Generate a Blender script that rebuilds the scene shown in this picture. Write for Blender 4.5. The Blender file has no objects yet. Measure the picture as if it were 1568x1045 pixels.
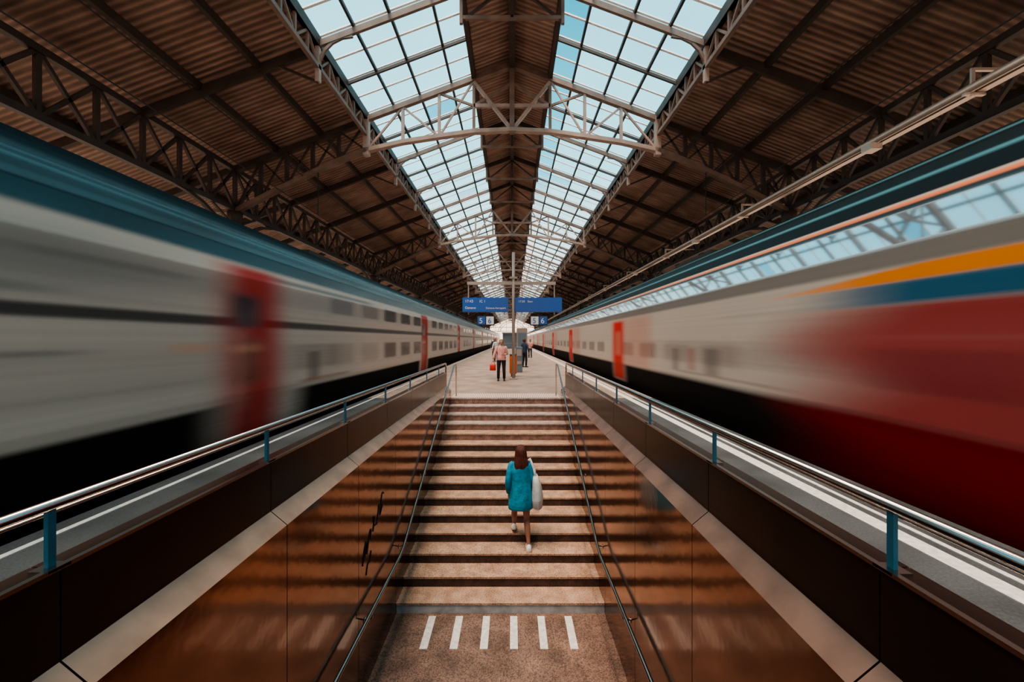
import bpy, bmesh, math, random
import numpy as np
from mathutils import Vector, Matrix
random.seed(3)
scene = bpy.context.scene
COL = scene.collection
try:
    scene.view_settings.view_transform='AgX'
    scene.view_settings.look='AgX - Medium High Contrast'
    scene.view_settings.exposure=0.15
except Exception as ex: print(ex)

# ------------------------------------------------------------------ materials
def mat(name, c, rough=0.6, metal=0.0, var=0.0, scale=6.0, bump=0.0, bscale=40.0, c2=None, stretch=(1,1,1), coat=0.0, speck=0.0):
    m = bpy.data.materials.new(name); m.use_nodes = True
    nt = m.node_tree; N = nt.nodes; L = nt.links
    b = N['Principled BSDF']
    b.inputs['Base Color'].default_value = (*c, 1)
    b.inputs['Roughness'].default_value = rough
    b.inputs['Metallic'].default_value = metal
    b.inputs['Coat Weight'].default_value = coat
    if var > 0 or c2 or bump > 0 or speck > 0:
        tc = N.new('ShaderNodeTexCoord'); mp = N.new('ShaderNodeMapping')
        mp.inputs['Scale'].default_value = stretch
        L.new(tc.outputs['Object'], mp.inputs['Vector'])
    src = None
    if var > 0 or c2:
        n = N.new('ShaderNodeTexNoise'); n.inputs['Scale'].default_value = scale; n.inputs['Detail'].default_value = 5
        L.new(mp.outputs[0], n.inputs['Vector'])
        r = N.new('ShaderNodeValToRGB')
        a = c2 if c2 else tuple(x*(1-var) for x in c)
        r.color_ramp.elements[0].color = (*a, 1); r.color_ramp.elements[0].position = .35
        hi = c if c2 else tuple(min(1, x*(1+var)) for x in c)
        r.color_ramp.elements[1].color = (*hi, 1); r.color_ramp.elements[1].position = .65
        L.new(n.outputs['Fac'], r.inputs[0]); src = r.outputs[0]
    if speck > 0:
        n3 = N.new('ShaderNodeTexNoise'); n3.inputs['Scale'].default_value = 60; n3.inputs['Detail'].default_value = 4
        L.new(mp.outputs[0], n3.inputs['Vector'])
        mx = N.new('ShaderNodeMix'); mx.data_type = 'RGBA'; mx.blend_type = 'OVERLAY'; mx.inputs[0].default_value = speck
        if src: L.new(src, mx.inputs[6])
        else: mx.inputs[6].default_value = (*c, 1)
        rr = N.new('ShaderNodeValToRGB'); rr.color_ramp.elements[0].position = .35; rr.color_ramp.elements[1].position = .65
        L.new(n3.outputs['Fac'], rr.inputs[0]); L.new(rr.outputs[0], mx.inputs[7]); src = mx.outputs[2]
    if src: L.new(src, b.inputs['Base Color'])
    if bump > 0:
        n2 = N.new('ShaderNodeTexNoise'); n2.inputs['Scale'].default_value = bscale; n2.inputs['Detail'].default_value = 3
        L.new(mp.outputs[0], n2.inputs['Vector'])
        bp = N.new('ShaderNodeBump'); bp.inputs['Strength'].default_value = bump; bp.inputs['Distance'].default_value = .02
        L.new(n2.outputs['Fac'], bp.inputs['Height']); L.new(bp.outputs[0], b.inputs['Normal'])
    return m

M = {}
M['plat'] = mat('platform_asphalt', (.37,.27,.22), .7, var=.2, scale=1.2, bump=.2, bscale=60, speck=.3)
M['platside'] = mat('platform_asphalt_grey', (.075,.08,.082), .6, var=.3, scale=1.2, bump=.2, speck=.2)
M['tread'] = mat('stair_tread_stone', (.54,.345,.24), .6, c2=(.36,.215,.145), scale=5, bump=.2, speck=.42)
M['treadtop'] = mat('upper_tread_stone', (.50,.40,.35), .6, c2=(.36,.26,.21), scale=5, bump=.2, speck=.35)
M['riser'] = mat('stair_riser_stone', (.07,.035,.025), .6, var=.3, scale=8, speck=.3)  # darker than the treads: less sky light on upright faces put into colour
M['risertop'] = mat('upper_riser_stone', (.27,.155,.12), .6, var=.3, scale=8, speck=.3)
M['riser0'] = mat('first_riser_grey', (.45,.46,.47), .5, var=.2, scale=8)
M['landing'] = mat('landing_stone', (.25,.15,.11), .6, c2=(.13,.078,.057), scale=3, bump=.2, speck=.55)
M['white'] = mat('white_marking', (.75,.71,.67), .6, var=.15, scale=20)
M['panel'] = mat('bronze_panel', (.27,.14,.092), .13, metal=.92, var=.15, scale=1.5, bump=.14, bscale=3)
M['panel_up'] = mat('dark_bronze_panel', (.06,.033,.023), .25, metal=.6, var=.15, scale=2)
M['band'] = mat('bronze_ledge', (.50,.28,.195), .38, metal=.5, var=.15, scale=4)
M['band_r'] = mat('bronze_ledge_shaded', (.30,.16,.115), .38, metal=.5, var=.2, scale=4)  # same bronze as the left ledge, its weaker light painted in as darker tone
M['core'] = mat('wall_core_dark', (.01,.008,.007), .8)
M['steel'] = mat('stainless_steel', (.50,.46,.43), .22, metal=1.0)
M['bluepost'] = mat('blue_painted_steel', (.03,.15,.22), .4, var=.1)
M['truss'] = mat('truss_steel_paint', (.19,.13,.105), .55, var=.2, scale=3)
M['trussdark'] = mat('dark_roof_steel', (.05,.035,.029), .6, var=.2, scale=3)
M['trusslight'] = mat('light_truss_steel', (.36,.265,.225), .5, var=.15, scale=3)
M['bar'] = mat('glazing_bar_white', (.92,.92,.92), .5)
M['ballast'] = mat('ballast', (.26,.20,.16), .9, var=.4, scale=12, bump=.8, bscale=25)
M['rail'] = mat('rail_steel', (.25,.2,.17), .35, metal=.9)
M['signblue'] = mat('sign_blue', (.003,.10,.42), .35)
M['signwhite'] = mat('sign_white', (.8,.82,.85), .4)
M['pole'] = mat('pole_paint', (.40,.33,.29), .45)
M['cable'] = mat('conduit_metal', (.60,.50,.43), .35, metal=.5)
M['skin'] = mat('skin', (.50,.26,.17), .55, var=.05)
M['skinleg'] = mat('skin_legs', (.33,.15,.10), .55, var=.05)
M['teal'] = mat('teal_jacket', (.005,.24,.36), .75, var=.25, scale=9, bump=.6, bscale=14)
M['hair'] = mat('auburn_hair', (.10,.022,.012), .45, var=.4, scale=8, stretch=(12,12,1), bump=.5, bscale=20)
M['hairgrey'] = mat('light_hair', (.25,.17,.12), .5, var=.3, scale=20)
M['shoe'] = mat('white_shoe', (.80,.76,.73), .5, var=.05)
M['bagw'] = mat('white_canvas', (.68,.65,.62), .85, var=.1, scale=8, bump=.5, bscale=12)
M['pink'] = mat('pink_top', (.85,.40,.37), .8, var=.1, scale=10)
M['trouser'] = mat('dark_trousers', (.02,.018,.022), .8, var=.2)
M['navy'] = mat('navy_coat', (.03,.05,.09), .8, var=.2)
M['red'] = mat('red_bag', (.65,.03,.02), .5)
M['black'] = mat('black_rubber', (.012,.012,.012), .5)
M['orange'] = mat('orange_bin', (.80,.17,.04), .4)
M['greyblue'] = mat('grey_blue_metal', (.16,.22,.27), .35, metal=.3)
M['lip'] = mat('lips', (.45,.12,.1), .5)
M['eye'] = mat('eye_dark', (.02,.015,.01), .2)
M['wheel'] = mat('wheel_steel', (.06,.05,.045), .5, metal=.8)

def tactile(name):
    m = bpy.data.materials.new(name); m.use_nodes = True
    nt=m.node_tree;N=nt.nodes;L=nt.links;b=N['Principled BSDF']
    tc=N.new('ShaderNodeTexCoord');w=N.new('ShaderNodeTexWave');w.wave_type='BANDS';w.bands_direction='X'
    w.inputs['Scale'].default_value=6.0
    L.new(tc.outputs['Object'],w.inputs['Vector'])
    r=N.new('ShaderNodeValToRGB');r.color_ramp.elements[0].color=(.38,.20,.15,1);r.color_ramp.elements[1].color=(.88,.78,.73,1)
    r.color_ramp.elements[0].position=.35;r.color_ramp.elements[1].position=.6
    L.new(w.outputs['Fac'],r.inputs[0]);L.new(r.outputs[0],b.inputs['Base Color']);b.inputs['Roughness'].default_value=.6
    return m
M['tactile']=tactile('tactile_ribs')

def corrugated():
    m = bpy.data.materials.new('corrugated_brown_roof'); m.use_nodes=True
    nt=m.node_tree;N=nt.nodes;L=nt.links;b=N['Principled BSDF']
    tc=N.new('ShaderNodeTexCoord')
    w=N.new('ShaderNodeTexWave');w.wave_type='BANDS';w.bands_direction='Y';w.inputs['Scale'].default_value=2.2
    w.inputs['Distortion'].default_value=.3
    L.new(tc.outputs['Object'],w.inputs['Vector'])
    n=N.new('ShaderNodeTexNoise');n.inputs['Scale'].default_value=1.1;n.inputs['Detail'].default_value=7
    mp=N.new('ShaderNodeMapping');mp.inputs['Scale'].default_value=(1,2.5,1);L.new(tc.outputs['Object'],mp.inputs[0]);L.new(mp.outputs[0],n.inputs['Vector'])
    r=N.new('ShaderNodeValToRGB');r.color_ramp.elements[0].color=(.28,.165,.125,1);r.color_ramp.elements[1].color=(.58,.385,.30,1)
    r.color_ramp.elements[0].position=.3;r.color_ramp.elements[1].position=.7
    L.new(n.outputs['Fac'],r.inputs[0])
    mx=N.new('ShaderNodeMix');mx.data_type='RGBA';mx.blend_type='MULTIPLY';mx.inputs[0].default_value=.5
    L.new(r.outputs[0],mx.inputs[6]);L.new(w.outputs['Color'],mx.inputs[7]);L.new(mx.outputs[2],b.inputs['Base Color'])
    bp=N.new('ShaderNodeBump');bp.inputs['Strength'].default_value=.7;bp.inputs['Distance'].default_value=.06
    L.new(w.outputs['Fac'],bp.inputs['Height']);L.new(bp.outputs[0],b.inputs['Normal']);b.inputs['Roughness'].default_value=.6
    return m
M['corr']=corrugated()

def glass(name, tr, diff, mixf):
    m=bpy.data.materials.new(name);m.use_nodes=True;nt=m.node_tree;N=nt.nodes;L=nt.links
    N.remove(N['Principled BSDF']);o=N['Material Output']
    t=N.new('ShaderNodeBsdfTransparent');t.inputs[0].default_value=(*tr,1)
    d=N.new('ShaderNodeBsdfTranslucent')
    tc=N.new('ShaderNodeTexCoord');n=N.new('ShaderNodeTexNoise');n.inputs['Scale'].default_value=.8;L.new(tc.outputs['Object'],n.inputs['Vector'])
    r=N.new('ShaderNodeValToRGB');r.color_ramp.elements[0].color=(*[x*.8 for x in diff],1);r.color_ramp.elements[1].color=(*diff,1)
    L.new(n.outputs['Fac'],r.inputs[0]);L.new(r.outputs[0],d.inputs[0])
    x=N.new('ShaderNodeMixShader');x.inputs[0].default_value=mixf
    L.new(t.outputs[0],x.inputs[1]);L.new(d.outputs[0],x.inputs[2]);L.new(x.outputs[0],o.inputs[0])
    return m
M['frost']=glass('frosted_glass',(1,.95,.9),(.24,.49,.60),.5)
M['clear']=glass('clear_glass',(1,.97,.95),(.2,.5,.6),.03)

def train_mat():
    m=bpy.data.materials.new('train_paint');m.use_nodes=True;nt=m.node_tree;N=nt.nodes;L=nt.links;b=N['Principled BSDF']
    a=N.new('ShaderNodeAttribute');a.attribute_name='livery'
    L.new(a.outputs['Color'],b.inputs['Base Color'])
    mr=N.new('ShaderNodeMapRange');mr.inputs[3].default_value=.75;mr.inputs[4].default_value=.05
    L.new(a.outputs['Alpha'],mr.inputs[0]);L.new(mr.outputs[0],b.inputs['Roughness'])
    m2=N.new('ShaderNodeMapRange');m2.inputs[1].default_value=.3;m2.inputs[3].default_value=.08;m2.inputs[4].default_value=1.0
    L.new(a.outputs['Alpha'],m2.inputs[0]);L.new(m2.outputs[0],b.inputs['Specular IOR Level'])
    m3=N.new('ShaderNodeMapRange');m3.inputs[1].default_value=.92;m3.inputs[2].default_value=1.0;m3.inputs[3].default_value=0;m3.inputs[4].default_value=.85
    L.new(a.outputs['Alpha'],m3.inputs[0]);L.new(m3.outputs[0],b.inputs['Metallic'])
    return m
M['train']=train_mat()

# ------------------------------------------------------------------ helpers
def new_obj(name, bm=None, mats=(), parent=None, smooth=False, me=None, recalc=True):
    if me is None:
        me=bpy.data.meshes.new(name)
        if recalc: bmesh.ops.recalc_face_normals(bm,faces=bm.faces)
        bm.to_mesh(me);bm.free()
        for mm in mats: me.materials.append(M[mm])
        if smooth:
            for p in me.polygons:p.use_smooth=True
    o=bpy.data.objects.new(name,me);COL.objects.link(o)
    if parent:o.parent=parent
    return o
def empty(name,loc=(0,0,0)):
    o=bpy.data.objects.new(name,None);o.location=loc;COL.objects.link(o);return o
def box(bm,a,b,mi=0):
    x0,y0,z0=a;x1,y1,z1=b
    v=[bm.verts.new(p) for p in [(x0,y0,z0),(x1,y0,z0),(x1,y1,z0),(x0,y1,z0),(x0,y0,z1),(x1,y0,z1),(x1,y1,z1),(x0,y1,z1)]]
    for q in [(0,3,2,1),(4,5,6,7),(0,1,5,4),(1,2,6,5),(2,3,7,6),(3,0,4,7)]:
        f=bm.faces.new([v[i] for i in q]);f.material_index=mi
def beam(bm,p,q,w,h,mi=0,up=(0,0,1)):
    p=Vector(p);q=Vector(q);d=(q-p).normalized();u=Vector(up)
    if abs(d.dot(u))>.98:u=Vector((0,1,0))
    s=d.cross(u).normalized();u=s.cross(d).normalized()
    vs=[]
    for e in (p,q):
        for a,b in ((-1,-1),(1,-1),(1,1),(-1,1)):
            vs.append(bm.verts.new(e+s*a*w/2+u*b*h/2))
    for qd in [(0,1,2,3),(7,6,5,4),(0,4,5,1),(1,5,6,2),(2,6,7,3),(3,7,4,0)]:
        f=bm.faces.new([vs[i] for i in qd]);f.material_index=mi
def tube(bm,pts,radii,n=12,mi=0,cap=True,flat=None):
    pts=[Vector(p) for p in pts];rings=[]
    for i,p in enumerate(pts):
        if i==0:d=pts[1]-p
        elif i==len(pts)-1:d=p-pts[i-1]
        else:d=(pts[i+1]-p).normalized()+(p-pts[i-1]).normalized()
        d.normalize();ref=Vector((0,1,0)) if abs(d.y)<.9 else Vector((0,0,1))
        s=d.cross(ref).normalized();u=s.cross(d).normalized()
        r=radii[i] if isinstance(radii,(list,tuple)) else radii
        rx,ry=(r if isinstance(r,(tuple,list)) else (r,r))
        rings.append([bm.verts.new(p+s*math.cos(2*math.pi*k/n)*rx+u*math.sin(2*math.pi*k/n)*ry) for k in range(n)])
    for a,b in zip(rings,rings[1:]):
        for k in range(n):
            f=bm.faces.new((a[k],a[(k+1)%n],b[(k+1)%n],b[k]));f.material_index=mi;f.smooth=True
    if cap:
        for r in (rings[0][::-1],rings[-1]):
            f=bm.faces.new(r);f.material_index=mi
def loft(bm,rings,n=20,mi=0,capb=True,capt=True,wob=0,sup=2.0):
    rs=[]
    for (cx,cy,cz,rx,ry) in rings:
        r=[]
        for k in range(n):
            t=2*math.pi*k/n;c=math.cos(t);s=math.sin(t)
            c=math.copysign(abs(c)**(2/sup),c);s=math.copysign(abs(s)**(2/sup),s)
            w=1+wob*math.sin(5*t+cz*9)
            r.append(bm.verts.new((cx+rx*c*w,cy+ry*s*w,cz)))
        rs.append(r)
    for a,b in zip(rs,rs[1:]):
        for k in range(n):
            f=bm.faces.new((a[k],a[(k+1)%n],b[(k+1)%n],b[k]));f.material_index=mi;f.smooth=True
    if capb:
        f=bm.faces.new(rs[0][::-1]);f.material_index=mi
    if capt:
        f=bm.faces.new(rs[-1]);f.material_index=mi
def prism(bm,poly,y0,y1,mis):
    a=[bm.verts.new((x,y0,z)) for x,z in poly];b=[bm.verts.new((x,y1,z)) for x,z in poly];n=len(poly)
    for i in range(n):
        f=bm.faces.new((a[i],a[(i+1)%n],b[(i+1)%n],b[i]));f.material_index=mis[i]
    bm.faces.new(a[::-1]).material_index=mis[0];bm.faces.new(b).material_index=mis[0]

# ------------------------------------------------------------------ constants
CX=-.165; HW=1.495
XL,XR=CX-HW,CX+HW
XLo,XRo=XL-.24,XR+.24
EL,ER=-3.95,3.85
YB=10.87; ZL=-2.34; Y0=5.72; RUN=(YB-Y0)/14; RH=.156
YEND=150

# ------------------------------------------------------------------ platform
bm=bmesh.new()
box(bm,(EL,-8,-.9),(XLo,YB,0),1)
box(bm,(XRo,-8,-.9),(ER,YB,0),1)
box(bm,(EL,YB,-.9),(ER,YEND,0),0)
box(bm,(XLo,-8,-.3),(XRo,.05,0),1)
new_obj('platform',bm,('plat','platside'))
bm=bmesh.new()
for x0,x1 in ((3.08,3.24),(3.33,3.38),(-3.78,-3.72)):
    box(bm,(x0,-8,0),(x1,YEND,.006))
new_obj('platform_edge_marking',bm,('white',))
bm=bmesh.new();box(bm,(XL,YB+.05,0),(XR,YB+.85,.008));new_obj('tactile_paving',bm,('tactile',))
# ------------------------------------------------------------------ ground/tracks
bm=bmesh.new()
box(bm,(-60,-30,-1.1),(EL,200,-.9));box(bm,(ER,-30,-1.1),(60,200,-.9))
new_obj('ground',bm,('ballast',))
bm=bmesh.new()
for xc in (-5.65,5.55):
    for s in (-.72,.72):
        box(bm,(xc+s-.035,-20,-.9),(xc+s+.035,YEND,-.76))
    for i in range(200):
        y=-8+i*.65; box(bm,(xc-1.25,y,-.93),(xc+1.25,y+.25,-.87),1)
new_obj('railway_track',bm,('rail','riser'))
# ------------------------------------------------------------------ stairs
bm=bmesh.new()
for i in range(15):
    y=Y0+RUN*i; z=ZL+RH*i
    y2=min(y+RUN,YB)
    yb=YB-.001
    if i==14: y=YB-.03; y2=YB
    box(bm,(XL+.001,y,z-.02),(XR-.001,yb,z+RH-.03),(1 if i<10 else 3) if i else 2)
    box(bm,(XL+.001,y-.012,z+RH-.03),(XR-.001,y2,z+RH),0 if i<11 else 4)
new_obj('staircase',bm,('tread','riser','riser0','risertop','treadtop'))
bm=bmesh.new();box(bm,(XL,-4,ZL-.2),(XR,Y0,ZL));new_obj('floor',bm,('landing',))
bm=bmesh.new()
for k in range(6):
    xc=-1.13+k*.385
    box(bm,(xc-.05,5.06,ZL),(xc+.05,5.66,ZL+.006))
new_obj('floor_marking_stripes',bm,('white',))
bm=bmesh.new();box(bm,(XL,-4.2,ZL),(XR,-4,-.3));new_obj('wall_back',bm,('panel_up',))
def stairwall(name,mir):
    f=(lambda x:x) if not mir else (lambda x:2*CX-x)
    outer=[(XL,ZL),(XL,.23),(XL-.12,.33),(XL-.12,.70),(XL-.239,.70),(XL-.239,ZL)]
    core=[(XL-.012,ZL),(XL-.012,.22),(XL-.132,.32),(XL-.132,.69),(XL-.23,.69),(XL-.23,ZL)]
    o=[(f(x),z) for x,z in outer];c=[(f(x),z) for x,z in core]
    bm=bmesh.new()
    y=.2
    while y<YB-.01:
        y1=min(y+1.37,YB)
        prism(bm,o,y+.004,y1-.004,[0,2,1,1,1,0]);y=y1
    prism(bm,c,.21,YB-.01,[3]*6)
    o2=[(f(XL),ZL),(f(XL),-.3),(f(XL-.24),-.3),(f(XL-.24),ZL)]
    prism(bm,o2,-4.2,.2,[0]*4)
    box(bm,(min(f(XL-.11),f(XL-.135)),.2,.695),(max(f(XL-.11),f(XL-.135)),YB,.712),4)
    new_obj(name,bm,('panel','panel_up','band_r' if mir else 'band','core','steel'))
stairwall('wall_left',False);stairwall('wall_right',True)
bm=bmesh.new();box(bm,(XL-.24,.06,0),(XR+.24,.19,.70));new_obj('wall_front',bm,('panel_up',))
def parapet_rail(name,mir):
    f=(lambda x:x) if not mir else (lambda x:2*CX-x)
    X=f(XL-.15)
    bm=bmesh.new()
    tube(bm,[(X,.1,.95),(X,YB-.05,.95),(X,YB+.02,.92),(X,YB+.04,.85),(X,YB+.04,0)],.021,n=12,mi=0)
    Xo=f(XL-.19);tube(bm,[(Xo,.1,.905),(Xo,YB,.905)],.008,n=8,mi=0)
    step=1.38
    ys=[1.56+step*i for i in range(-1,7)] if not mir else [1.55+1.36*i for i in range(-1,7)]
    for y in ys:
        box(bm,(X-.009,y-.014,.70),(X+.009,y+.014,.93),1)
        box(bm,(X-.04,y-.04,.70),(X+.04,y+.04,.71),0)
    new_obj(name,bm,('steel','bluepost'))
parapet_rail('parapet_handrail',False);parapet_rail('parapet_handrail.001',True)
def stair_rail(name,mir):
    f=(lambda x:x) if not mir else (lambda x:2*CX-x)
    X=f(XL+.09);bm=bmesh.new()
    sl=RH*14/(YB-Y0)
    tube(bm,[(X,YB+.35,.01),(X,YB+.35,.84),(X,YB+.30,.9),(X,YB+.0,.9),(X,YB-.1,.88),(X,Y0+.05,ZL+.156+.9-.12),(X,Y0-.15,ZL+.9),(X,-3,ZL+.86)],.02,n=12)
    for k in range(9):
        y=-1.0+k*1.37
        z=ZL+.87 if y<Y0-.1 else ZL+.93+(y-Y0)*sl
        tube(bm,[(X,y,z-.02),(X,y,z-.07),(f(XL+.0),y,z-.09)],.008,n=8)
        tube(bm,[(f(XL+.008),y,z-.09),(f(XL-.0),y,z-.09)],.03,n=12)
    new_obj(name,bm,('steel',))
stair_rail('stair_handrail',False);stair_rail('stair_handrail.001',True)
cu=bpy.data.curves.new('graffiti_tag','CURVE');cu.dimensions='3D';cu.bevel_depth=.0065
strokes=[[(0,0),(.05,.16),(.12,.2),(.1,.08),(.02,.02)],[(.12,.02),(.2,.22),(.26,.2),(.2,.1),(.3,.02)],[(.3,.12),(.36,.26),(.3,.3),(.36,.1),(.44,.14)],[(.42,.1),(.52,.34),(.46,.22),(.56,.26),(.5,.08),(.62,.2)],[(.1,-.2),(.14,-.08),(.2,-.16),(.24,-.05)],[(.55,.2),(.6,.42),(.66,.3)]]
for st in strokes:
    sp=cu.splines.new('NURBS');sp.points.add(len(st)-1);sp.order_u=3;sp.use_endpoint_u=True
    for i,(a,b) in enumerate(st):
        sp.points[i].co=(XL+.003,4.42+a*1.1,-.92+b*1.0+a*.35,1)
o=bpy.data.objects.new('graffiti_tag',cu);cu.materials.append(M['black']);COL.objects.link(o)

# ------------------------------------------------------------------ roof
ZR=9.6;SL=.375
def zr(x):return ZR-SL*abs(x)
YS=-5.75;NB=52;SP=2.875;YE=YS+NB*SP
XI,XO,XE=1.1,4.2,12.4
bm=bmesh.new()
def roofstrip(bm,xa,xb,th=.05):
    for s in (-1,1):
        v=[]
        for y in (YS,YE):
            for x in (xa,xb):
                for dz in (.10,.10+th): v.append(bm.verts.new((s*x,y,zr(x)+dz)))
        for q in [(0,2,6,4),(1,5,7,3),(0,4,5,1),(2,3,7,6),(0,1,3,2),(4,6,7,5)]:
            bm.faces.new([v[i] for i in q])
roofstrip(bm,0,XI);roofstrip(bm,XO,XE)
new_obj('ceiling',bm,('corr',))
for wn,s in (('window_1',-1),('window_2',1)):
    root=empty(wn)
    bm=bmesh.new()
    cols=[XI,1.75,2.66,3.43,XO] 
    for j in range(4):
        xa,xb=cols[j],cols[j+1]
        for k in range(NB*4):
            y0=YS+k*SP/4+.015;y1=YS+(k+1)*SP/4-.015
            v=[bm.verts.new((s*x,y,zr(x)+.12)) for x,y in ((xa+.02,y0),(xb-.02,y0),(xb-.02,y1),(xa+.02,y1))]
            f=bm.faces.new(v);f.material_index=1 if (j==0 and s>0) or (random.random()<.03) else 0
    new_obj('panes',bm,('frost','clear'),parent=root,recalc=False)
    bm=bmesh.new()
    for x in cols[1:-1]:
        beam(bm,(s*x,YS,zr(x)+.09),(s*x,YE,zr(x)+.09),.055,.08,1)
    for k in range(NB*4+1):
        y=YS+k*SP/4
        beam(bm,(s*XI,y,zr(XI)+.13),(s*XO,y,zr(XO)+.13),.05,.03,0)
    for k in range(NB):
        y=YS+(k+.5)*SP
        beam(bm,(s*XI,y,zr(XI)+.03),(s*XO,y,zr(XO)+.03),.05,.07,1)
    new_obj('glazing_bars',bm,('bar','trussdark'),parent=root)
bm=bmesh.new()
for s in (-1,1):
    for x in (5.5,6.75,9.3,10.6,12.2):
        beam(bm,(s*x,YS,zr(x)+.0),(s*x,YE,zr(x)+.0),.09,.17)
    for x in (XI,XO):
        beam(bm,(s*x,YS,zr(x)+.02),(s*x,YE,zr(x)+.02),.12,.22)
beam(bm,(0,YS,ZR-.05),(0,YE,ZR-.05),.16,.3)
new_obj('roof_purlins',bm,('trussdark',))
def rafter_mesh():
    bm=bmesh.new()
    for s in (-1,1):
        beam(bm,(0,0,ZR-.1),(s*XI,0,zr(XI)-.1),.09,.16,0)
        beam(bm,(s*XI,0,zr(XI)-.03),(s*XO,0,zr(XO)-.03),.07,.13,2)
        beam(bm,(s*XO,0,zr(XO)-.1),(s*XE,0,zr(XE)-.1),.08,.2,0)
        beam(bm,(s*XI,0,zr(XI)-.75),(s*XI,0,zr(XI)),.07,.07,2)
        beam(bm,(s*XI,0,zr(XI)-.70),(0,0,ZR-.25),.05,.05,0)
        beam(bm,(s*XO,0,zr(XO)),(s*XO,0,zr(XO)-.85),.09,.10,1)
        beam(bm,(s*XO,0,zr(XO)-.85),(s*(XO+.95),0,zr(XO+.95)-.1),.05,.05,0)
        pts=[(s*(XO-.75*(1-math.cos(t))),0,zr(XO)-.6+.75*math.sin(t)) for t in [i*math.pi/10 for i in range(6)]]
        for a,b in zip(pts,pts[1:]):beam(bm,a,b,.05,.06,2)
    beam(bm,(-XI,0,zr(XI)-.62),(XI,0,zr(XI)-.62),.06,.08,2)
    beam(bm,(0,0,ZR-.1),(0,0,zr(XI)-.62),.06,.06,0)
    me=bpy.data.meshes.new('roof_rafter')
    bmesh.ops.recalc_face_normals(bm,faces=bm.faces);bm.to_mesh(me);bm.free()
    for k in ('trussdark','trusslight','truss'):me.materials.append(M[k])
    return me
rm=rafter_mesh()
for k in range(NB+1):
    if k%4==2: continue
    o=new_obj('roof_rafter',me=rm);o.location=(0,YS+k*SP,0)
def bc(x):
    x=abs(x);P=[(0,7.65),(1.1,7.6),(2.1,7.46),(3.15,7.3),(4.2,7.06),(5.2,6.68),(6.2,6.2),(7.1,5.75),(8,5.29)]
    for a,b in zip(P,P[1:]):
        if x<=b[0]+1e-6:return a[1]+(b[1]-a[1])*(x-a[0])/(b[0]-a[0])
    return P[-1][1]
def truss_mesh():
    bm=bmesh.new()
    X1=[0,1.1,2.1,3.15,4.2]
    X2=[4.2,5.0,5.75,6.5,7.25,8.0]
    for s in (-1,1):
        for a,b in zip(X1,X1[1:]):
            beam(bm,(s*a,0,bc(a)),(s*b,0,bc(b)),.16,.11,1)
            beam(bm,(s*a,0,zr(a)-.06),(s*b,0,zr(b)-.06),.14,.14,0)
        for i,x in enumerate(X1[1:]):
            beam(bm,(s*x,0,bc(x)),(s*x,0,zr(x)-.06),.08,.08,1 if i else 0)
        for a,b in ((2.1,1.1),(2.1,3.15),(4.2,3.15)):
            beam(bm,(s*a,0,bc(a) if a==2.1 else bc(a)),(s*b,0,zr(b)-.1),.05,.05,1)
        beam(bm,(0,0,bc(0)),(s*1.1,0,zr(1.1)-.15),.09,.09,1)
        beam(bm,(s*1.1,0,8.35),(0,0,9.0),.07,.07,0)
        beam(bm,(s*1.1,0,8.35),(s*2.1,0,zr(2.1)-.1),.06,.06,0)
        for a,b in zip(X2,X2[1:]):
            beam(bm,(s*a,0,bc(a)),(s*b,0,bc(b)),.16,.12,0)
            beam(bm,(s*a,0,zr(a)-.1),(s*b,0,zr(b)-.1),.14,.16,2)
            beam(bm,(s*b,0,bc(b)),(s*b,0,zr(b)-.1),.09,.09,2)
            beam(bm,(s*a,0,bc(a)),(s*b,0,zr(b)-.1),.05,.05,2)
            beam(bm,(s*b,0,bc(b)),(s*a,0,zr(a)-.1),.05,.05,2)
        beam(bm,(s*8,0,zr(8)-.1),(s*XE,0,zr(XE)-.1),.14,.18,2)
        beam(bm,(s*8,0,5.3),(s*11,0,zr(11)-.1),.08,.1,0)
        beam(bm,(s*4.2,0,zr(4.2)),(s*4.2,0,bc(4.2)-.15),.16,.16,1)
    beam(bm,(0,0,bc(0)-.1),(0,0,ZR),.14,.14,0)
    beam(bm,(-1.1,0,8.35),(1.1,0,8.35),.08,.10,1)
    me=bpy.data.meshes.new('roof_truss');bmesh.ops.recalc_face_normals(bm,faces=bm.faces);bm.to_mesh(me);bm.free()
    for k in ('truss','trusslight','trussdark'):me.materials.append(M[k])  # one steel: light on the centre members is painted as a lighter tone
    return me
tm=truss_mesh()
for k in range(2,NB+1,4):
    o=new_obj('roof_truss',me=tm);o.location=(0,YS+k*SP,0)
def girder(name,x,zt,zb,pitch,m,w=.1,arch=False):
    bm=bmesh.new()
    beam(bm,(x,YS,zt),(x,YE,zt),w,w);beam(bm,(x,YS,zb),(x,YE,zb),w,w)
    n=int((YE-YS)/pitch)
    for i in range(n):
        y=YS+i*pitch
        beam(bm,(x,y,zb),(x,y,zt),w*.6,w*.6)
        if arch or i%2==0: beam(bm,(x,y,zb),(x,y+pitch,zt),w*.5,w*.5)
        if arch or i%2==1: beam(bm,(x,y,zt),(x,y+pitch,zb),w*.5,w*.5)
    if arch:
        for k in range(2,NB+1,4):
            yc=YS+k*SP
            for sg in (-1,1):
                pts=[(x,yc+sg*2.4*(1-math.cos(t)),zb-1.5+1.5*math.sin(t)) for t in [i*math.pi/12 for i in range(7)]]
                for a,b in zip(pts,pts[1:]):beam(bm,a,b,.09,.09)
                beam(bm,(x,yc,zb-.5),(x,yc+sg*1.0,zb),.05,.05)
    new_obj(name,bm,(m,))
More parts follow.
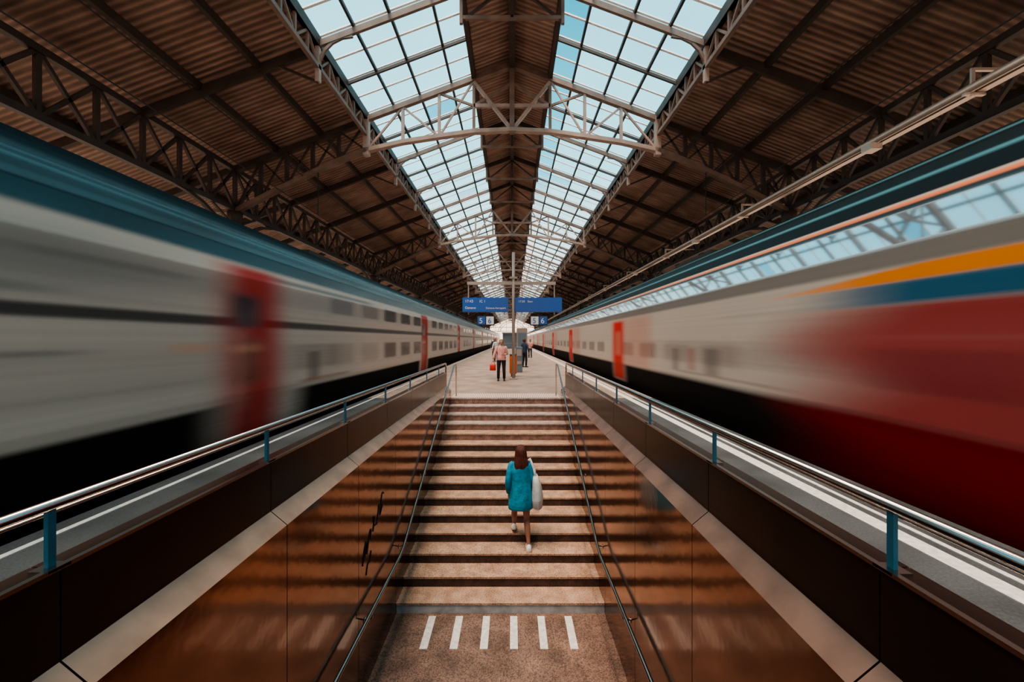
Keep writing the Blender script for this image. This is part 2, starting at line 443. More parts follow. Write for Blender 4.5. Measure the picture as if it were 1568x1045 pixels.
for i,(x,zt,zb,p,m,w,a) in enumerate([(-4.2,7.98,7.5,.48,'truss',.09,False),(4.2,7.98,7.5,.48,'truss',.09,False),(-8,6.5,5.35,SP/3,'trussdark',.13,True),(8,6.5,5.35,SP/3,'trussdark',.13,True)]):
    girder('lattice_girder' if i==0 else 'lattice_girder.%03d'%i,x,zt,zb,p,m,w,a)
bm=bmesh.new()
tube(bm,[(0,0,-.9),(0,0,-.5),(0,0,-.45),(0,0,4.9),(0,0,5.0),(0,0,5.28)],[.22,.22,.13,.11,.18,.2],n=12)
cm=bpy.data.meshes.new('column');bm.to_mesh(cm);bm.free();cm.materials.append(M['trussdark'])
for k in range(2,NB+1,4):
    for x in (-8,8):
        o=new_obj('iron_column',me=cm);o.location=(x,YS+k*SP,0)
# far gable frame
bm=bmesh.new()
yg=YE+.2
for x in range(-10,11,2):
    beam(bm,(x,yg,4.6),(x,yg,zr(x)),.1,.12)
for z in (4.6,6.0): beam(bm,(-12,yg,z),(12,yg,z),.14,.16)
for r0 in (4.5,5.2):
    pts=[(r0*math.cos(t),yg,3.4+r0*.95*math.sin(t)) for t in [i*math.pi/20 for i in range(21)]]
    for a,b in zip(pts,pts[1:]):beam(bm,a,b,.12,.16)
for x in (-12,12): beam(bm,(x,yg,-.9),(x,yg,5.0),.3,.3)
new_obj('gable_frame',bm,('trusslight',))
# cable conduit right
bm=bmesh.new()
XC,ZC=6.6,5.22
tube(bm,[(XC,-4,ZC),(XC,110,ZC)],.06,n=10);beam(bm,(XC+.14,-4,ZC-.03),(XC+.14,110,ZC-.03),.12,.05)
y=5.75
while y<108:
    beam(bm,(XC+.05,y,ZC-.1),(XC+.05,y,ZC+.3),.05,.03);beam(bm,(XC+.05,y,ZC+.28),(7.9,y,5.5),.04,.04);beam(bm,(XC-.08,y,ZC-.08),(XC+.22,y,ZC-.08),.05,.03);y+=SP*2
for k in range(14):
    y=7.2+k*7;box(bm,(XC-.10,y,ZC-.16),(XC+.1,y+.22,ZC-.05))
new_obj('cable_conduit',bm,('cable',))
bm=bmesh.new()
for x,z in ((-6.0,6.3),(5.8,6.45),(-5.6,5.2),(5.6,5.2)):
    tube(bm,[(x,-5,z),(x,140,z)],.010,n=6)
for k in range(2,NB+1,4):
    for x in (-5.6,5.6): beam(bm,(x,YS+k*SP,5.2),(x,YS+k*SP,bc(5.6)),.02,.02)
new_obj('overhead_wires',bm,('black',))

# ------------------------------------------------------------------ trains
def S(a,b,x):
    t=np.clip((x-a)/(b-a),0,1);return t*t*(3-2*t)
def B(x,a,b,s):return S(a-s,a+s,x)*(1-S(b-s,b+s,x))
def mixc(c,k,w):
    w=w[...,None];return c*(1-w)+np.array(k)*w
rng=np.random.RandomState(4)
def streak(y,z,f=1.0):
    r=np.zeros_like(y)
    for i in range(18):
        r+=np.sin(z*rng.uniform(5,90)+y*rng.uniform(-.4,.4)*f+rng.uniform(0,6))/16
    return r
CREAM=(.60,.505,.435,.5)
def ghosts(c,y,z,lst):
    for (ya,yb,za,zb,col,w,s) in lst:
        c=mixc(c,(*col,.6),w*B(y,ya,yb,s)*B(z,za,zb,.035))
    return c
def liv_left(y,z):
    c=np.zeros(y.shape+(4,))+np.array(CREAM)
    st=streak(y,z);c[...,:3]*=(1+.13*st)[...,None]
    far=S(7,14,y)
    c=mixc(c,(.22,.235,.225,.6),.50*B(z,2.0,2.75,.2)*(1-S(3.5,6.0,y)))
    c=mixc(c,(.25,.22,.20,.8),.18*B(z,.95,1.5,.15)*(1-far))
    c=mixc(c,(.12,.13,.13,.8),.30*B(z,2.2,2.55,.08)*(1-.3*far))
    c=ghosts(c,y,z,[(-9,3.9,1.44,1.50,(.08,.10,.10),.50,.4),(-9,3.6,2.02,2.10,(.10,.13,.14),.5,.5),(3.2,5.2,2.36,2.44,(.10,.10,.10),.35,.5),
      (7.6,9.6,1.0,1.5,(.05,.05,.055),.3,.5),(8.2,8.7,.75,1.35,(.03,.03,.04),.55,.2),(4.9,5.6,1.42,1.55,(.75,.35,.2),.45,.25),
      (7.9,10.2,.74,.80,(.35,.10,.06),.6,.3),(-9,5.5,1.02,1.05,(.2,.17,.15),.4,.5),(6.8,12,2.62,2.70,(.05,.07,.08),.7,.6)])
    for y0 in np.arange(9.2,140,1.95):
        ph=(y0-6.6)%12.2
        if ph<1.6 or ph>10.9: continue
        soft=.28 if y0<22 else .2
        c=mixc(c,(.035,.04,.045,.9),(.4 if y0<12 else .85)*B(y,y0,y0+1.35,soft)*B(z,2.2,2.6,.05))
        c=mixc(c,(.035,.035,.035,.9),(.25 if y0<12 else .8)*B(y,y0,y0+1.35,soft)*B(z,.98,1.5,.05))
    c=mixc(c,(.02,.025,.028,.6),B(z,1.80,1.93,.03)*.92)
    for y0 in (5.85,18.5,30.8,43,55.2,67.4,80,92,104):
        near=y0<7;sf=.55 if near else .25
        w=B(y,y0,y0+1.35,sf)
        c=mixc(c,(.46,.005,.006,.35),w*B(z,.05,2.75,.08)*.9)
        c=mixc(c,(.02,.03,.04,.8),B(y,y0+.1,y0+.8,sf*.6)*B(z,1.78,2.3,.1)*.9)
        c=mixc(c,(.22,.06,.04,.8),B(y,y0+.2,y0+.9,sf*.5)*B(z,.9,1.6,.1)*.75)
        c=mixc(c,(.95,.40,.25,.6),B(y,y0+.1,y0+.8,sf*.7)*B(z,1.40,1.52,.05)*.5)
        c=mixc(c,(.06,.01,.01,.8),B(y,y0+.52,y0+.58,.08)*B(z,.1,1.7,.1)*.6)
        c=mixc(c,(.60,.45,.38,.5),B(y,y0+.2,y0+.45,.3)*B(z,.5,1.75,.1)*.25)
    dw=B(y,5.7,7.9,.6)+B(y,18.2,20,.3)
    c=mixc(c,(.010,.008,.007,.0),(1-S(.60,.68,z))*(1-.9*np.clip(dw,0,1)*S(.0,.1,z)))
    c=mixc(c,(.006,.030,.042,.72),S(2.74,2.84,z))
    c=mixc(c,(.10,.25,.30,.6),B(z,3.22,3.25,.015)*.6)
    c=mixc(c,(.008,.026,.034,.35),S(3.34,3.42,z))
    return c
def liv_right(y,z):
    c=np.zeros(y.shape+(4,))+np.array(CREAM)
    st=streak(y,z);c[...,:3]*=(1+.12*st)[...,None]
    for y0 in np.arange(7.2,140,2.1):
        if 13.6<y0<17.5: continue
        w=.28 if y0<11 else .55
        c=mixc(c,(.14,.10,.09,.9),w*B(y,y0,y0+1.4,.3)*B(z,1.05,1.5,.06))
    c=mixc(c,(.25,.20,.18,.7),.35*B(z,1.1,1.5,.1)*(1-S(9,14,y)))
    c=ghosts(c,y,z,[(7.9,8.5,.85,1.4,(.05,.04,.045),.45,.25),(8.9,9.3,.9,1.4,(.35,.05,.04),.4,.2),(9.8,10.2,.85,1.38,(.05,.04,.04),.4,.2),
      (6.0,10,.82,.86,(.2,.1,.08),.5,.6),(6.5,14,1.53,1.56,(.25,.2,.18),.5,1.),(5.2,8,2.0,2.04,(.35,.3,.26),.4,.6)])
    for y0 in (14.6,27,39,51.5,63,75.5,88,100):
        sf=.5 if y0<16 else .3
        c=mixc(c,(.66,.012,.008,.35),B(y,y0,y0+1.6,sf)*B(z,.1,2.3,.1)*.95)
        c=mixc(c,(.60,.22,.12,.6),B(y,y0+.4,y0+1.2,sf*.5)*B(z,1.0,1.9,.1)*.6)
        c=mixc(c,(.60,.20,.13,.5),B(y,y0-2.8,y0-.2,.6)*B(z,.7,2.35,.1)*.4)
    dr=sum(B(y,y0,y0+1.6,.5) for y0 in (14.6,27,39,51.5))
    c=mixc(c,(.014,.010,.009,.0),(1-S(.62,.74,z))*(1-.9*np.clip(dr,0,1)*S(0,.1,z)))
    c=mixc(c,(.16,.15,.14,.7),B(z,2.38,2.60,.04)*.8)
    L=1-S(3.9,7.0,y+.25*np.sin(z*7))
    c=mixc(c,(.30,.018,.020,.35),L*S(.4,.8,z)*(1-S(1.93,2.03,z))*.92)
    c=mixc(c,(.38,.08,.075,.35),L*B(z,1.25,1.75,.15)*.45)
    c=mixc(c,(.24,.001,.003,.3),L*(1-S(.66,.80,z))*S(-.35,.05,z))
    c=ghosts(c,y,z,[(3.0,4.6,1.05,1.5,(.12,.02,.03),.35,.5),(-9,5.5,.70,.73,(.45,.12,.12),.4,.6),(-9,4.5,1.6,1.64,(.4,.12,.12),.4,.8)])
    c=mixc(c,(.005,.10,.19,.4),(1-S(4.0,6.1,y))*B(z,1.98,2.22,.035)*.95)
    c=mixc(c,(.90,.27,.02,.4),(1-S(4.2,7.2,y))*B(z,2.22,2.22+.03+.13*(1-S(3.5,6.5,y)),.015))
    c=mixc(c,(.50,.56,.60,1.),B(z,2.60,3.03,.02))
    c=mixc(c,(.02,.03,.035,.8),B(z,2.58,2.61,.015))
    c=mixc(c,(.02,.03,.035,.8),B(z,2.98,3.04,.015))
    c=mixc(c,(.75,.15,.02,.4),B(z,3.04,3.08,.012)*.9)
    c=mixc(c,(.006,.010,.012,.4),S(3.09,3.12,z))
    c=mixc(c,(.10,.28,.32,.6),B(z,3.30,3.34,.015)*.8)
    c=mixc(c,(.10,.28,.32,.6),B(z,3.52,3.56,.015)*.6)
    return c
prof=[(.30,-.72),(.16,-.70),(.10,-.3),(.05,.2),(.02,.6),(0,.75),(0,2.58),(.01,2.61),(.12,3.03),(.16,3.12),(.23,3.3),(.34,3.47),(.50,3.60),(.88,3.72),(1.42,3.78)]
def train(name,xs,s,liv):
    pts=[]
    for (a,za),(b,zb) in zip(prof,prof[1:]):
        n=max(1,int(math.hypot(b-a,zb-za)/.02)) if za<3.6 else 4
        for i in range(n):pts.append((a+(b-a)*i/n,za+(zb-za)*i/n))
    pts.append(prof[-1])
    off=np.array([p[0] for p in pts]);zz=np.array([p[1] for p in pts])
    ys=np.concatenate([np.arange(-9,22,.12),np.arange(22,60,.25),np.arange(60,140,.6)])
    Y,Z=np.meshgrid(ys,zz,indexing='ij');X=np.broadcast_to(xs+s*off,Y.shape)
    V=np.stack([X,Y,Z],-1).reshape(-1,3);C=liv(Y,Z).reshape(-1,4)
    ny,nz=Y.shape
    F=[(i*nz+j,(i+1)*nz+j,(i+1)*nz+j+1,i*nz+j+1) for i in range(ny-1) for j in range(nz-1)]
    base=len(V)
    fo=[(2.84-p[0],p[1]) for p in prof]
    W=[];C2=[]
    for y in (ys[0],ys[-1]):
        for a,z in fo: W.append((xs+s*a,y,z));C2.append((.4,.37,.33,.5) if .7<z<3 else (.02,.03,.03,.3))
    np_=len(fo)
    for j in range(np_-1):F.append((base+j,base+j+1,base+np_+j+1,base+np_+j))
    near=[j for j in range(0,nz)]
    F.append(tuple(near)+tuple(base+j for j in range(np_-1,-1,-1)))
    F.append(tuple((ny-1)*nz+j for j in near)+tuple(base+np_+j for j in range(np_-1,-1,-1)))
    V=np.vstack([V,np.array(W)]);C=np.clip(np.vstack([C,np.array(C2)]),0,1)
    me=bpy.data.meshes.new(name);me.from_pydata(V.tolist(),[],F);me.update()
    at=me.color_attributes.new('livery','FLOAT_COLOR','POINT');at.data.foreach_set('color',C.astype(np.float32).ravel())
    me.materials.append(M['train'])
    for p in me.polygons:p.use_smooth=len(p.vertices)==4
    root=empty(name)
    new_obj('car_bodies',me=me,parent=root)
    bm=bmesh.new()
    for k in range(24):
        yc=-6+k*6.1+(0 if k%2 else 1.2)
        for dx in (.75,2.1):
            tube(bm,[(xs+s*(dx-.06),yc,-.31),(xs+s*(dx+.06),yc,-.31)],.45,n=20)
        tube(bm,[(xs+s*.7,yc,-.31),(xs+s*2.15,yc,-.31)],.08)
    new_obj('wheelsets',bm,('wheel',),parent=root)
    bm=bmesh.new()
    for k in range(12):
        y=-2+k*12; box(bm,(xs+s*.9 if s>0 else xs+s*1.9,y,3.72),(xs+s*1.9 if s>0 else xs+s*.9,y+2.2,3.86))
    new_obj('roof_units',bm,('trussdark',),parent=root)
train('passenger_train',-4.2,-1,liv_left);train('passenger_train.001',4.1,1,liv_right)

# ------------------------------------------------------------------ signs
root=empty('platform_sign');DS=16.0
bm=bmesh.new()
tube(bm,[(.06,DS,0),(.06,DS,5.1)],.06,n=14,mi=0);tube(bm,[(.06,DS,0),(.06,DS,.04)],.16,n=16)
box(bm,(-1.8,DS-.05,3.80),(1.75,DS+.05,3.92))
box(bm,(-.1,DS-.08,4.05),(.22,DS+.08,4.12))
for x in (-1.75,-.3,.4,1.7): box(bm,(x-.02,DS-.02,2.6),(x+.02,DS+.02,3.82))
new_obj('pole',bm,('pole',),parent=root)
bm=bmesh.new()
for a,b in ((-1.98,-.14),(.12,2.0)):
    box(bm,(a,DS-.10,2.70),(b,DS+.10,3.28))
bmesh.ops.bevel(bm,geom=list(bm.edges),offset=.02,segments=2,affect='EDGES')
new_obj('blue_panels',bm,('signblue',),parent=root)
for x in (-1.05,1.08):
    for i,k in enumerate((-.17,.17)):
        bm=bmesh.new();box(bm,(x+k-.15,DS-.06,2.20),(x+k+.15,DS+.06,2.52));new_obj('number_panel',bm,('signblue' if (i==0)==(x<0) else 'signwhite',),parent=root)
    bm=bmesh.new();box(bm,(x-.35,DS-.04,2.16),(x+.35,DS+.04,2.56));box(bm,(x-.02,DS-.02,2.5),(x+.02,DS+.02,2.75));new_obj('number_frame',bm,('trussdark',),parent=root)
def text(s,loc,size,m):
    c=bpy.data.curves.new('lettering','FONT');c.body=s;c.size=size;c.extrude=.002;c.materials.append(M[m])
    o=bpy.data.objects.new('lettering',c);o.location=loc;o.rotation_euler=(math.pi/2,0,0);COL.objects.link(o);o.parent=root
text('17:43',(-1.88,DS-.106,3.08),.15,'signwhite');text('IC 1',(-1.3,DS-.106,3.08),.14,'signwhite');text('Geneve',(-1.88,DS-.106,2.82),.14,'signwhite');text('Geneve-Aeroport',(-1.05,DS-.106,2.82),.11,'signwhite')
text('17:50   Sion',(.25,DS-.106,3.08),.12,'signwhite')
for x,n,m in ((-1.32,'5','signwhite'),(-.97,'6','signblue'),(.82,'5','signblue'),(1.15,'6','signwhite')):
    text(n,(x,DS-.066,2.25),.3,m)

root=empty('litter_bin',(.05,17.2,0))
bm=bmesh.new();tube(bm,[(0,0,.12),(0,0,.15),(0,0,.85),(0,0,.93)],[.13,.16,.16,.14],n=20);new_obj('body',bm,('orange',),parent=root)
bm=bmesh.new();tube(bm,[(0,0,0),(0,0,.14)],[.1,.1],n=12);tube(bm,[(0,0,.93),(0,0,.98)],[.17,.15],n=20);new_obj('lid_and_foot',bm,('greyblue',),parent=root)
root=empty('ticket_machine',(.34,19.5,0))
bm=bmesh.new();box(bm,(-.17,-.2,.0),(.17,.2,1.25));bmesh.ops.bevel(bm,geom=list(bm.edges),offset=.03,segments=3,affect='EDGES');new_obj('cabinet',bm,('greyblue',),parent=root)
bm=bmesh.new();box(bm,(-.12,-.215,.8),(.12,-.19,1.12));box(bm,(-.12,-.215,.4),(.12,-.195,.55));new_obj('screen',bm,('pole',),parent=root)
root=empty('glass_shelter',(.3,70,0))
bm=bmesh.new()
for x in (-1.9,1.9):
    for y in (0,4): box(bm,(x-.05,y-.05,0),(x+.05,y+.05,2.7))
box(bm,(-2.1,-.3,2.7),(2.1,4.3,2.85));box(bm,(-1.9,-.03,.9),(1.9,.03,.97));box(bm,(-1.9,-.03,2.05),(1.9,.03,2.12));box(bm,(-.03,-.04,0),(.03,.04,2.7))
new_obj('frame',bm,('pole',),parent=root)
bm=bmesh.new();box(bm,(-1.85,-.01,.1),(1.85,.01,2.65));box(bm,(-1.91,0,.1),(-1.89,4,2.65));box(bm,(1.89,0,.1),(1.91,4,2.65));new_obj('glazing',bm,('greyblue',),parent=root)
root=empty('information_column',(.75,30,0))
bm=bmesh.new();box(bm,(-.4,-.25,0),(.4,.25,2.45));bmesh.ops.bevel(bm,geom=list(bm.edges),offset=.03,segments=2,affect='EDGES');new_obj('column_body',bm,('pole',),parent=root)
bm=bmesh.new();box(bm,(-.3,-.27,.9),(.3,-.24,2.1));new_obj('poster_case',bm,('greyblue',),parent=root)

# ------------------------------------------------------------------ people
def skinmesh(name,chains,m,parent,sub=2):
    verts=[];rad=[];idx={};edges=[]
    for ch in chains:
        prev=None
        for p,r in ch:
            k=tuple(round(a,4) for a in p)
            if k not in idx:
                idx[k]=len(verts);verts.append(p);rad.append(r)
            i=idx[k]
            if prev is not None and prev!=i:edges.append((prev,i))
            prev=i
    me=bpy.data.meshes.new(name);me.from_pydata([tuple(v) for v in verts],edges,[])
    o=bpy.data.objects.new(name,me);COL.objects.link(o);o.parent=parent
    md=o.modifiers.new('Skin','SKIN');md.use_smooth_shade=True
    comp=list(range(len(verts)))
    def find(a):
        while comp[a]!=a:a=comp[a]
        return a
    for a,b in edges:
        ra,rb=find(a),find(b)
        if ra!=rb:comp[max(ra,rb)]=min(ra,rb)
    for i,v in enumerate(me.skin_vertices[0].data):
        r=rad[i];v.radius=(r,r) if not isinstance(r,tuple) else r
        v.use_root=(find(i)==i)
    s=o.modifiers.new('Sub','SUBSURF');s.levels=sub;s.render_levels=sub
    me.materials.append(M[m]);return o
def V3(*a):return Vector(a)
def hand(name,wrist,dirn,side,fwd,m,parent,curl=.5):
    d=Vector(dirn).normalized();t=Vector(side);t=(t-d*t.dot(d)).normalized();f=Vector(fwd);f=(f-d*f.dot(d)-t*f.dot(t)).normalized()
    w=Vector(wrist);pl=.085
    ch=[[(w,.021),(w+d*.03,.024),(w+d*.06,.025),(w+d*.08,.02)]]
    for i,(o,L) in enumerate(((.030,.070),(.010,.080),(-.010,.075),(-.030,.058))):
        b=w+d*(.068)+t*o*.9
        a1=w+d*pl+t*o;c1=curl
        a2=a1+(d*math.cos(c1*.5)+f*math.sin(c1*.5))*L*.45
        a3=a2+(d*math.cos(c1*1.3)+f*math.sin(c1*1.3))*L*.33
        a4=a3+(d*math.cos(c1*2)+f*math.sin(c1*2))*L*.25
        ch.append([(b,.009),(a1,.009),(a2,.0085),(a3,.008),(a4,.0065)])
    a=w+d*.02+t*.02;b=w+d*.05+t*.045+f*.012;c=w+d*.08+t*.055+f*.022
    ch.append([(a,.012),(b,.010),(c,.0075)])
    ch.append([(w+d*.03+t*.02,.014),(w+d*.075+t*.024,.012)]);ch.append([(w+d*.03-t*.02,.014),(w+d*.075-t*.024,.012)])
    skinmesh(name,ch,m,parent,1)
def head(parent,c,face,m,tilt=0):
    bm=bmesh.new();bmesh.ops.create_uvsphere(bm,u_segments=24,v_segments=18,radius=1)
    for v in bm.verts:
        x,y,z=v.co
        w=.073*(1-.28*max(0,-z)**1.3);dd=.092*(1-.12*max(0,-z))
        yy=y*dd+ (.014*max(0,-z) if y>0 else -.0)
        zz=z*.115
        g=math.exp(-((x*.073)/.012)**2-((zz+.018)/.022)**2)*(y>0);yy+=.020*g
        for sx in (-.032,.032):
            yy-=.008*math.exp(-((x*.073-sx)/.014)**2-((zz-.004)/.012)**2)*(y>0)
        yy+=.006*math.exp(-((x*.073)/.022)**2-((zz+.058)/.01)**2)*(y>0)
        v.co=(x*w,yy,zz)
    for f in bm.faces:f.smooth=True
    for s in (-1,1):
        tmp=bmesh.ops.create_uvsphere(bm,u_segments=10,v_segments=8,radius=1)['verts']
        for v in tmp:v.co=Vector((s*.074+v.co.x*.008,-.008+v.co.y*.016,-.008+v.co.z*.03))
    o=new_obj('head',bm,(m,),parent=parent,smooth=True)
    o.location=c;o.rotation_euler=(tilt,0,0 if face>0 else math.pi)
    bm=bmesh.new()
    for s in (-1,1):
        tmp=bmesh.ops.create_uvsphere(bm,u_segments=10,v_segments=8,radius=.011)['verts']
        for v in tmp:v.co+=Vector((s*.032,.077,.004))
    e=new_obj('eyes',bm,('eye',),parent=parent,smooth=True);e.location=c;e.rotation_euler=o.rotation_euler
    bm=bmesh.new();tmp=bmesh.ops.create_uvsphere(bm,u_segments=12,v_segments=8,radius=1)['verts']
    for v in tmp:v.co=Vector((v.co.x*.024,.088+v.co.y*.008,-.058+v.co.z*.007))
    e=new_obj('mouth',bm,('lip',),parent=parent,smooth=True);e.location=c;e.rotation_euler=o.rotation_euler
    return o
def shoe(bm,ank,ydir,ground,L=.25,pitch=0.0,k=1.0):
    x,y,_=ank
    rings=[]
    for t,w,h in ((-.26,.026,.055),(-.22,.034,.085),(-.05,.036,.095),(.15,.040,.075),(.4,.046,.055),(.62,.040,.042),(.74,.018,.028)):
        rings.append((x,y+ydir*t*L,w*k,h*k,t))
    rs=[]
    for (rx,ry,w,h,t) in rings:
        g=ground+pitch*max(0,.4-t)*L
        pr=[(-w*.8,0),(-w,.018),(-w*.9,h*.65),(-w*.35,h),(w*.35,h),(w*.9,h*.65),(w,.018),(w*.8,0)]
        rs.append([bm.verts.new((rx+a,ry,g+b)) for a,b in pr])
    for a,b in zip(rs,rs[1:]):
        for q in range(8):
            f=bm.faces.new((a[q],a[(q+1)%8],b[(q+1)%8],b[q]));f.smooth=True
    bm.faces.new(rs[0]);bm.faces.new(rs[-1][::-1])

G3=ZL+RH*3;G4=ZL+RH*4
W=empty('woman_on_stairs')
px,py=.15,6.66
pel=V3(px,py,-.98);wa=V3(px,py+.01,-.82);ch=V3(px,py+.04,-.62);nb=V3(px,py+.05,-.46);nk=V3(px,py+.055,-.40);hd=V3(px,py+.07,-.335)
hR=V3(px+.085,py,-1.0);kR=V3(px+.095,py+.02,-1.42);aR=V3(px+.125,6.535,G3+.09)
hL=V3(px-.085,py+.01,-1.0);kL=V3(px-.11,py+.17,-1.33);aL=V3(px-.115,6.87,G4+.12)
sR=V3(px+.155,py+.04,-.50);eR=V3(px+.215,py+.0,-.77);wR=V3(px+.215,py+.12,-.98)
sL=V3(px-.155,py+.04,-.50);eL=V3(px-.215,py-.03,-.77);wL=V3(px-.20,py+.05,-1.0)
def leg(h,k,a):
    mid=h.lerp(k,.5);cal=k.lerp(a,.3)+V3(0,-.016,0)
    return [(h,.085),(mid,.074),(k,.052),(cal,.057),(k.lerp(a,.7),.038),(a,.030),(a+V3(0,.03,-.03),.03)]
def arm(s,e,w,k=1):
    return [(s,.045*k),(s.lerp(e,.5),.039*k),(e,.033*k),(e.lerp(w,.3),.032*k),(w,.021*k)]
skinmesh('body',[[(pel,.115),(wa,.10),(ch,.115),(nb,.06),(nk,.042),(hd,.045)],[(pel,.115)]+leg(hR,kR,aR),[(pel,.115)]+leg(hL,kL,aL),[(ch,.115)]+arm(sR,eR,wR),[(ch,.115)]+arm(sL,eL,wL)],'skinleg',W)
head(W,(px,py+.085,-.305),1,'skin')
hand('hand_right',wR,(0,.5,-1),(-.3,1,0),(-1,0,0),'skin',W,.7)
hand('hand_left',wL,(0,.3,-1),(.3,1,0),(1,0,0),'skin',W,.6)
bm=bmesh.new();shoe(bm,aR,1,G3,L=.27,k=1.2);shoe(bm,aL,1,G4,L=.27,pitch=.35,k=1.2);new_obj('shoes',bm,('shoe',),parent=W,smooth=True)
bm=bmesh.new()
loft(bm,[(px-.01,py-.01,-1.22,.205,.150),(px-.01,py-.01,-1.215,.215,.16),(px,py,-1.05,.205,.155),(px,py+.01,-.88,.175,.135),(px,py+.02,-.75,.175,.13),(px,py+.035,-.60,.185,.13),(px,py+.04,-.50,.18,.11),(px,py+.045,-.455,.12,.085),(px,py+.05,-.43,.075,.07),(px,py+.05,-.40,.062,.06)],n=28,wob=.025)
for s,e,w in ((sR,eR,wR),(sL,eL,wL)):
    inn=s+V3(-.04 if s.x>px else .04,0,.005)
    tube(bm,[inn,s,s.lerp(e,.3),s.lerp(e,.7),e,e.lerp(w,.4),e.lerp(w,.9),e.lerp(w,.93)],[.058,.068,.066,.060,.057,.054,.048,.036],n=16)
o=new_obj('jacket',bm,('teal',),parent=W,smooth=True)
s_=o.modifiers.new('s','SUBSURF');s_.levels=1;s_.render_levels=1
bm=bmesh.new()
loft(bm,[(px,py-.03,-.70,.03,.02),(px-.005,py-.035,-.65,.085,.035),(px,py-.03,-.56,.115,.05),(px,py-.01,-.47,.118,.07),(px,py+.03,-.40,.108,.09),(px,py+.05,-.34,.100,.098),(px,py+.058,-.28,.094,.102),(px,py+.065,-.23,.078,.088),(px,py+.07,-.19,.045,.05),(px,py+.07,-.178,.012,.012)],n=30,wob=.05)
new_obj('hair',bm,('hair',),parent=W,smooth=True)
bm=bmesh.new()
bx,by=px+.27,py-.02
loft(bm,[(bx,by,-1.20,.06,.12),(bx,by,-1.18,.085,.155),(bx+.005,by,-1.02,.095,.17),(bx,by,-.86,.08,.165),(bx-.02,by,-.74,.06,.14),(bx-.03,by,-.66,.035,.10)],n=20,wob=.03)
for dy in (-.07,.07):
    tube(bm,[(bx-.03,by+dy,-.72),(bx-.05,by+dy*.7,-.57),(px+.155,by+.04+dy*.3,-.415),(px+.12,by+.05+dy*.3,-.44)],[(.022,.008)]*4,n=8)
new_obj('tote_bag',bm,('bagw',),parent=W,smooth=True)

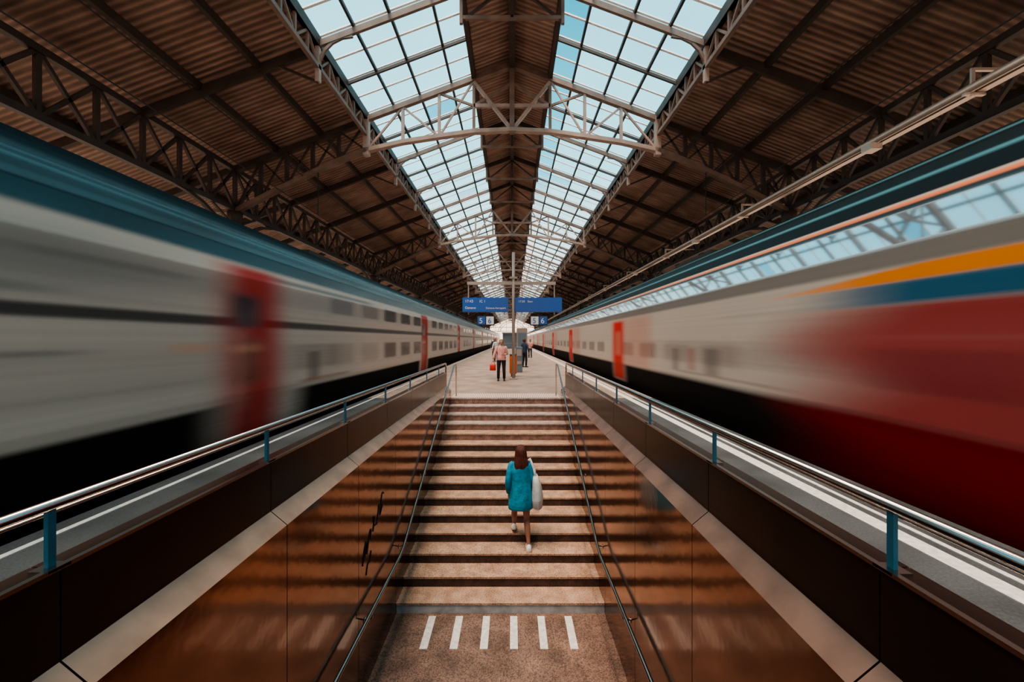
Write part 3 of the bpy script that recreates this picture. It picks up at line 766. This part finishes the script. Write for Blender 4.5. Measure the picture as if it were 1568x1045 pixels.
def standing(name,loc,top,topm,trm,hairm,bag=None,rotz=0,sc=1.0,shoem='black'):
    P=empty(name,loc);P.rotation_euler=(0,0,rotz);P.scale=(sc,sc,sc)
    pel=V3(0,0,.88);wa=V3(0,0,1.02);ch=V3(0,0,1.20);nb=V3(0,0,1.34);nk=V3(0,0,1.39);hd=V3(0,-.01,1.44)
    hR=V3(-.085,0,.86);kR=V3(-.11,-.03,.46);aR=V3(-.12,0,.09)
    hL=V3(.085,0,.86);kL=V3(.10,-.02,.46);aL=V3(.11,.02,.09)
    sR=V3(-.16,0,1.29);eR=V3(-.27,.0,1.05);wR=V3(-.31,-.04,.83)
    sL=V3(.16,0,1.29);eL=V3(.22,.03,1.03);wL=V3(.14,-.15,1.02)
    def legp(h,k,a):return [(h,.078),(h.lerp(k,.5),.066),(k,.046),(k.lerp(a,.3),.046),(a,.03),(a+V3(0,-.03,-.03),.03)]
    skinmesh('body',[[(pel,.11),(wa,.095),(ch,.11),(nb,.055),(nk,.04),(hd,.042)],[(pel,.11)]+legp(hR,kR,aR),[(pel,.11)]+legp(hL,kL,aL),[(ch,.11)]+arm(sR,eR,wR),[(ch,.11)]+arm(sL,eL,wL)],'skin',P)
    head(P,(0,-.01,1.485),-1,'skin')
    hand('hand_right',wR,(0,-.05,-1),(.4,-1,0),(1,0,0),'skin',P,1.2)
    hand('hand_left',wL,(-1,-.3,0),(0,0,1),(0,1,0),'skin',P,.8)
    bm=bmesh.new();shoe(bm,aR,-1,0);shoe(bm,aL,-1,0);new_obj('shoes',bm,(shoem,),parent=P,smooth=True)
    bm=bmesh.new()
    loft(bm,[(0,0,.80,.175,.13),(0,0,.805,.18,.135),(0,0,.92,.165,.125),(0,0,1.05,.15,.115),(0,0,1.2,.17,.12),(0,0,1.29,.17,.10),(0,0,1.335,.11,.08),(0,0,1.37,.06,.055)],n=24,wob=.015)
    for s,e,w in ((sR,eR,wR),(sL,eL,wL)):
        inn=s+V3(.04 if s.x<0 else -.04,0,.005)
        tube(bm,[inn,s,s.lerp(e,.5),e,e.lerp(w,.6),e.lerp(w,.9)],[.055,.062,.055,.05,.043,.04],n=14)
    new_obj(top,bm,(topm,),parent=P,smooth=True)
    bm=bmesh.new()
    for h,k,a in ((hR,kR,aR),(hL,kL,aL)):
        tube(bm,[h+V3(0,0,.06),h+V3(0,0,-.05),h.lerp(k,.5),k,k.lerp(a,.4),a+V3(0,0,.0)],[.085,.092,.08,.062,.06,.052],n=16)
    new_obj('trousers',bm,(trm,),parent=P,smooth=True)
    bm=bmesh.new()
    loft(bm,[(0,.012,1.42,.078,.07),(0,.015,1.46,.088,.085),(0,.018,1.52,.088,.092),(0,.01,1.57,.078,.085),(0,.0,1.605,.045,.05),(0,0,1.613,.01,.01)],n=20)
    for v in bm.verts:
        if v.co.y<-.02 and v.co.z<1.56: v.co.y=-.02
    new_obj('hair',bm,(hairm,),parent=P,smooth=True)
    if bag:
        bm=bmesh.new()
        loft(bm,[(-.33,-.04,.40,.10,.05),(-.33,-.04,.42,.12,.06),(-.33,-.04,.60,.11,.055),(-.33,-.04,.66,.09,.03)],n=18,sup=4)
        for dy in (-.025,.025):
            tube(bm,[(-.39,-.04+dy,.65),(-.36,-.04+dy*.5,.73),(-.32,-.045,.755),(-.28,-.04+dy*.5,.73),(-.26,-.04+dy,.65)],.007,n=8)
        new_obj('shopping_bag',bm,(bag,),parent=P,smooth=True)
    return P
standing('woman_on_platform',(-.41,15.4,0),'pink_top','pink','trouser','hairgrey','red')
standing('waiting_passenger',(.72,23,0),'coat','navy','trouser','hair',None,rotz=2.4,sc=1.02)
standing('waiting_passenger.001',(-1.15,29,0),'shirt','bagw','navy','hair',None,rotz=.6,sc=1.05)
standing('waiting_passenger.002',(-1.7,38,0),'coat','navy','trouser','hair',None,rotz=.2,sc=1.08)
standing('waiting_passenger.003',(1.6,35,0),'top','pink','navy','hair',None,rotz=-.4,sc=1.0)

# ------------------------------------------------------------------ light
w=bpy.data.worlds.new('sky');scene.world=w;w.use_nodes=True
N=w.node_tree.nodes;L=w.node_tree.links;bg=N['Background']
tc=N.new('ShaderNodeTexCoord');sp=N.new('ShaderNodeSeparateXYZ');L.new(tc.outputs['Generated'],sp.inputs[0])
r=N.new('ShaderNodeValToRGB');L.new(sp.outputs['Z'],r.inputs[0])
e=r.color_ramp.elements
e[0].position=0;e[0].color=(1,.74,.57,1);e[1].position=.65;e[1].color=(.015,.28,.42,1)
x=e.new(.15);x.color=(1,.85,.74,1);x=e.new(.38);x.color=(.12,.52,.68,1)
L.new(r.outputs[0],bg.inputs[0]);bg.inputs[1].default_value=1.9
sd=bpy.data.lights.new('sun','SUN');sd.energy=14;sd.angle=math.radians(35);sd.color=(1,.81,.66)
so=bpy.data.objects.new('sun',sd);so.rotation_euler=(math.radians(12),math.radians(-8),0);COL.objects.link(so)

cam=bpy.data.cameras.new('camera');cam.lens=14;cam.sensor_width=36;cam.clip_start=.05;cam.clip_end=500
cam.shift_y=-.0015
co=bpy.data.objects.new('camera',cam);co.location=(0,0,1.6);co.rotation_euler=(math.pi/2,0,0);COL.objects.link(co);scene.camera=co
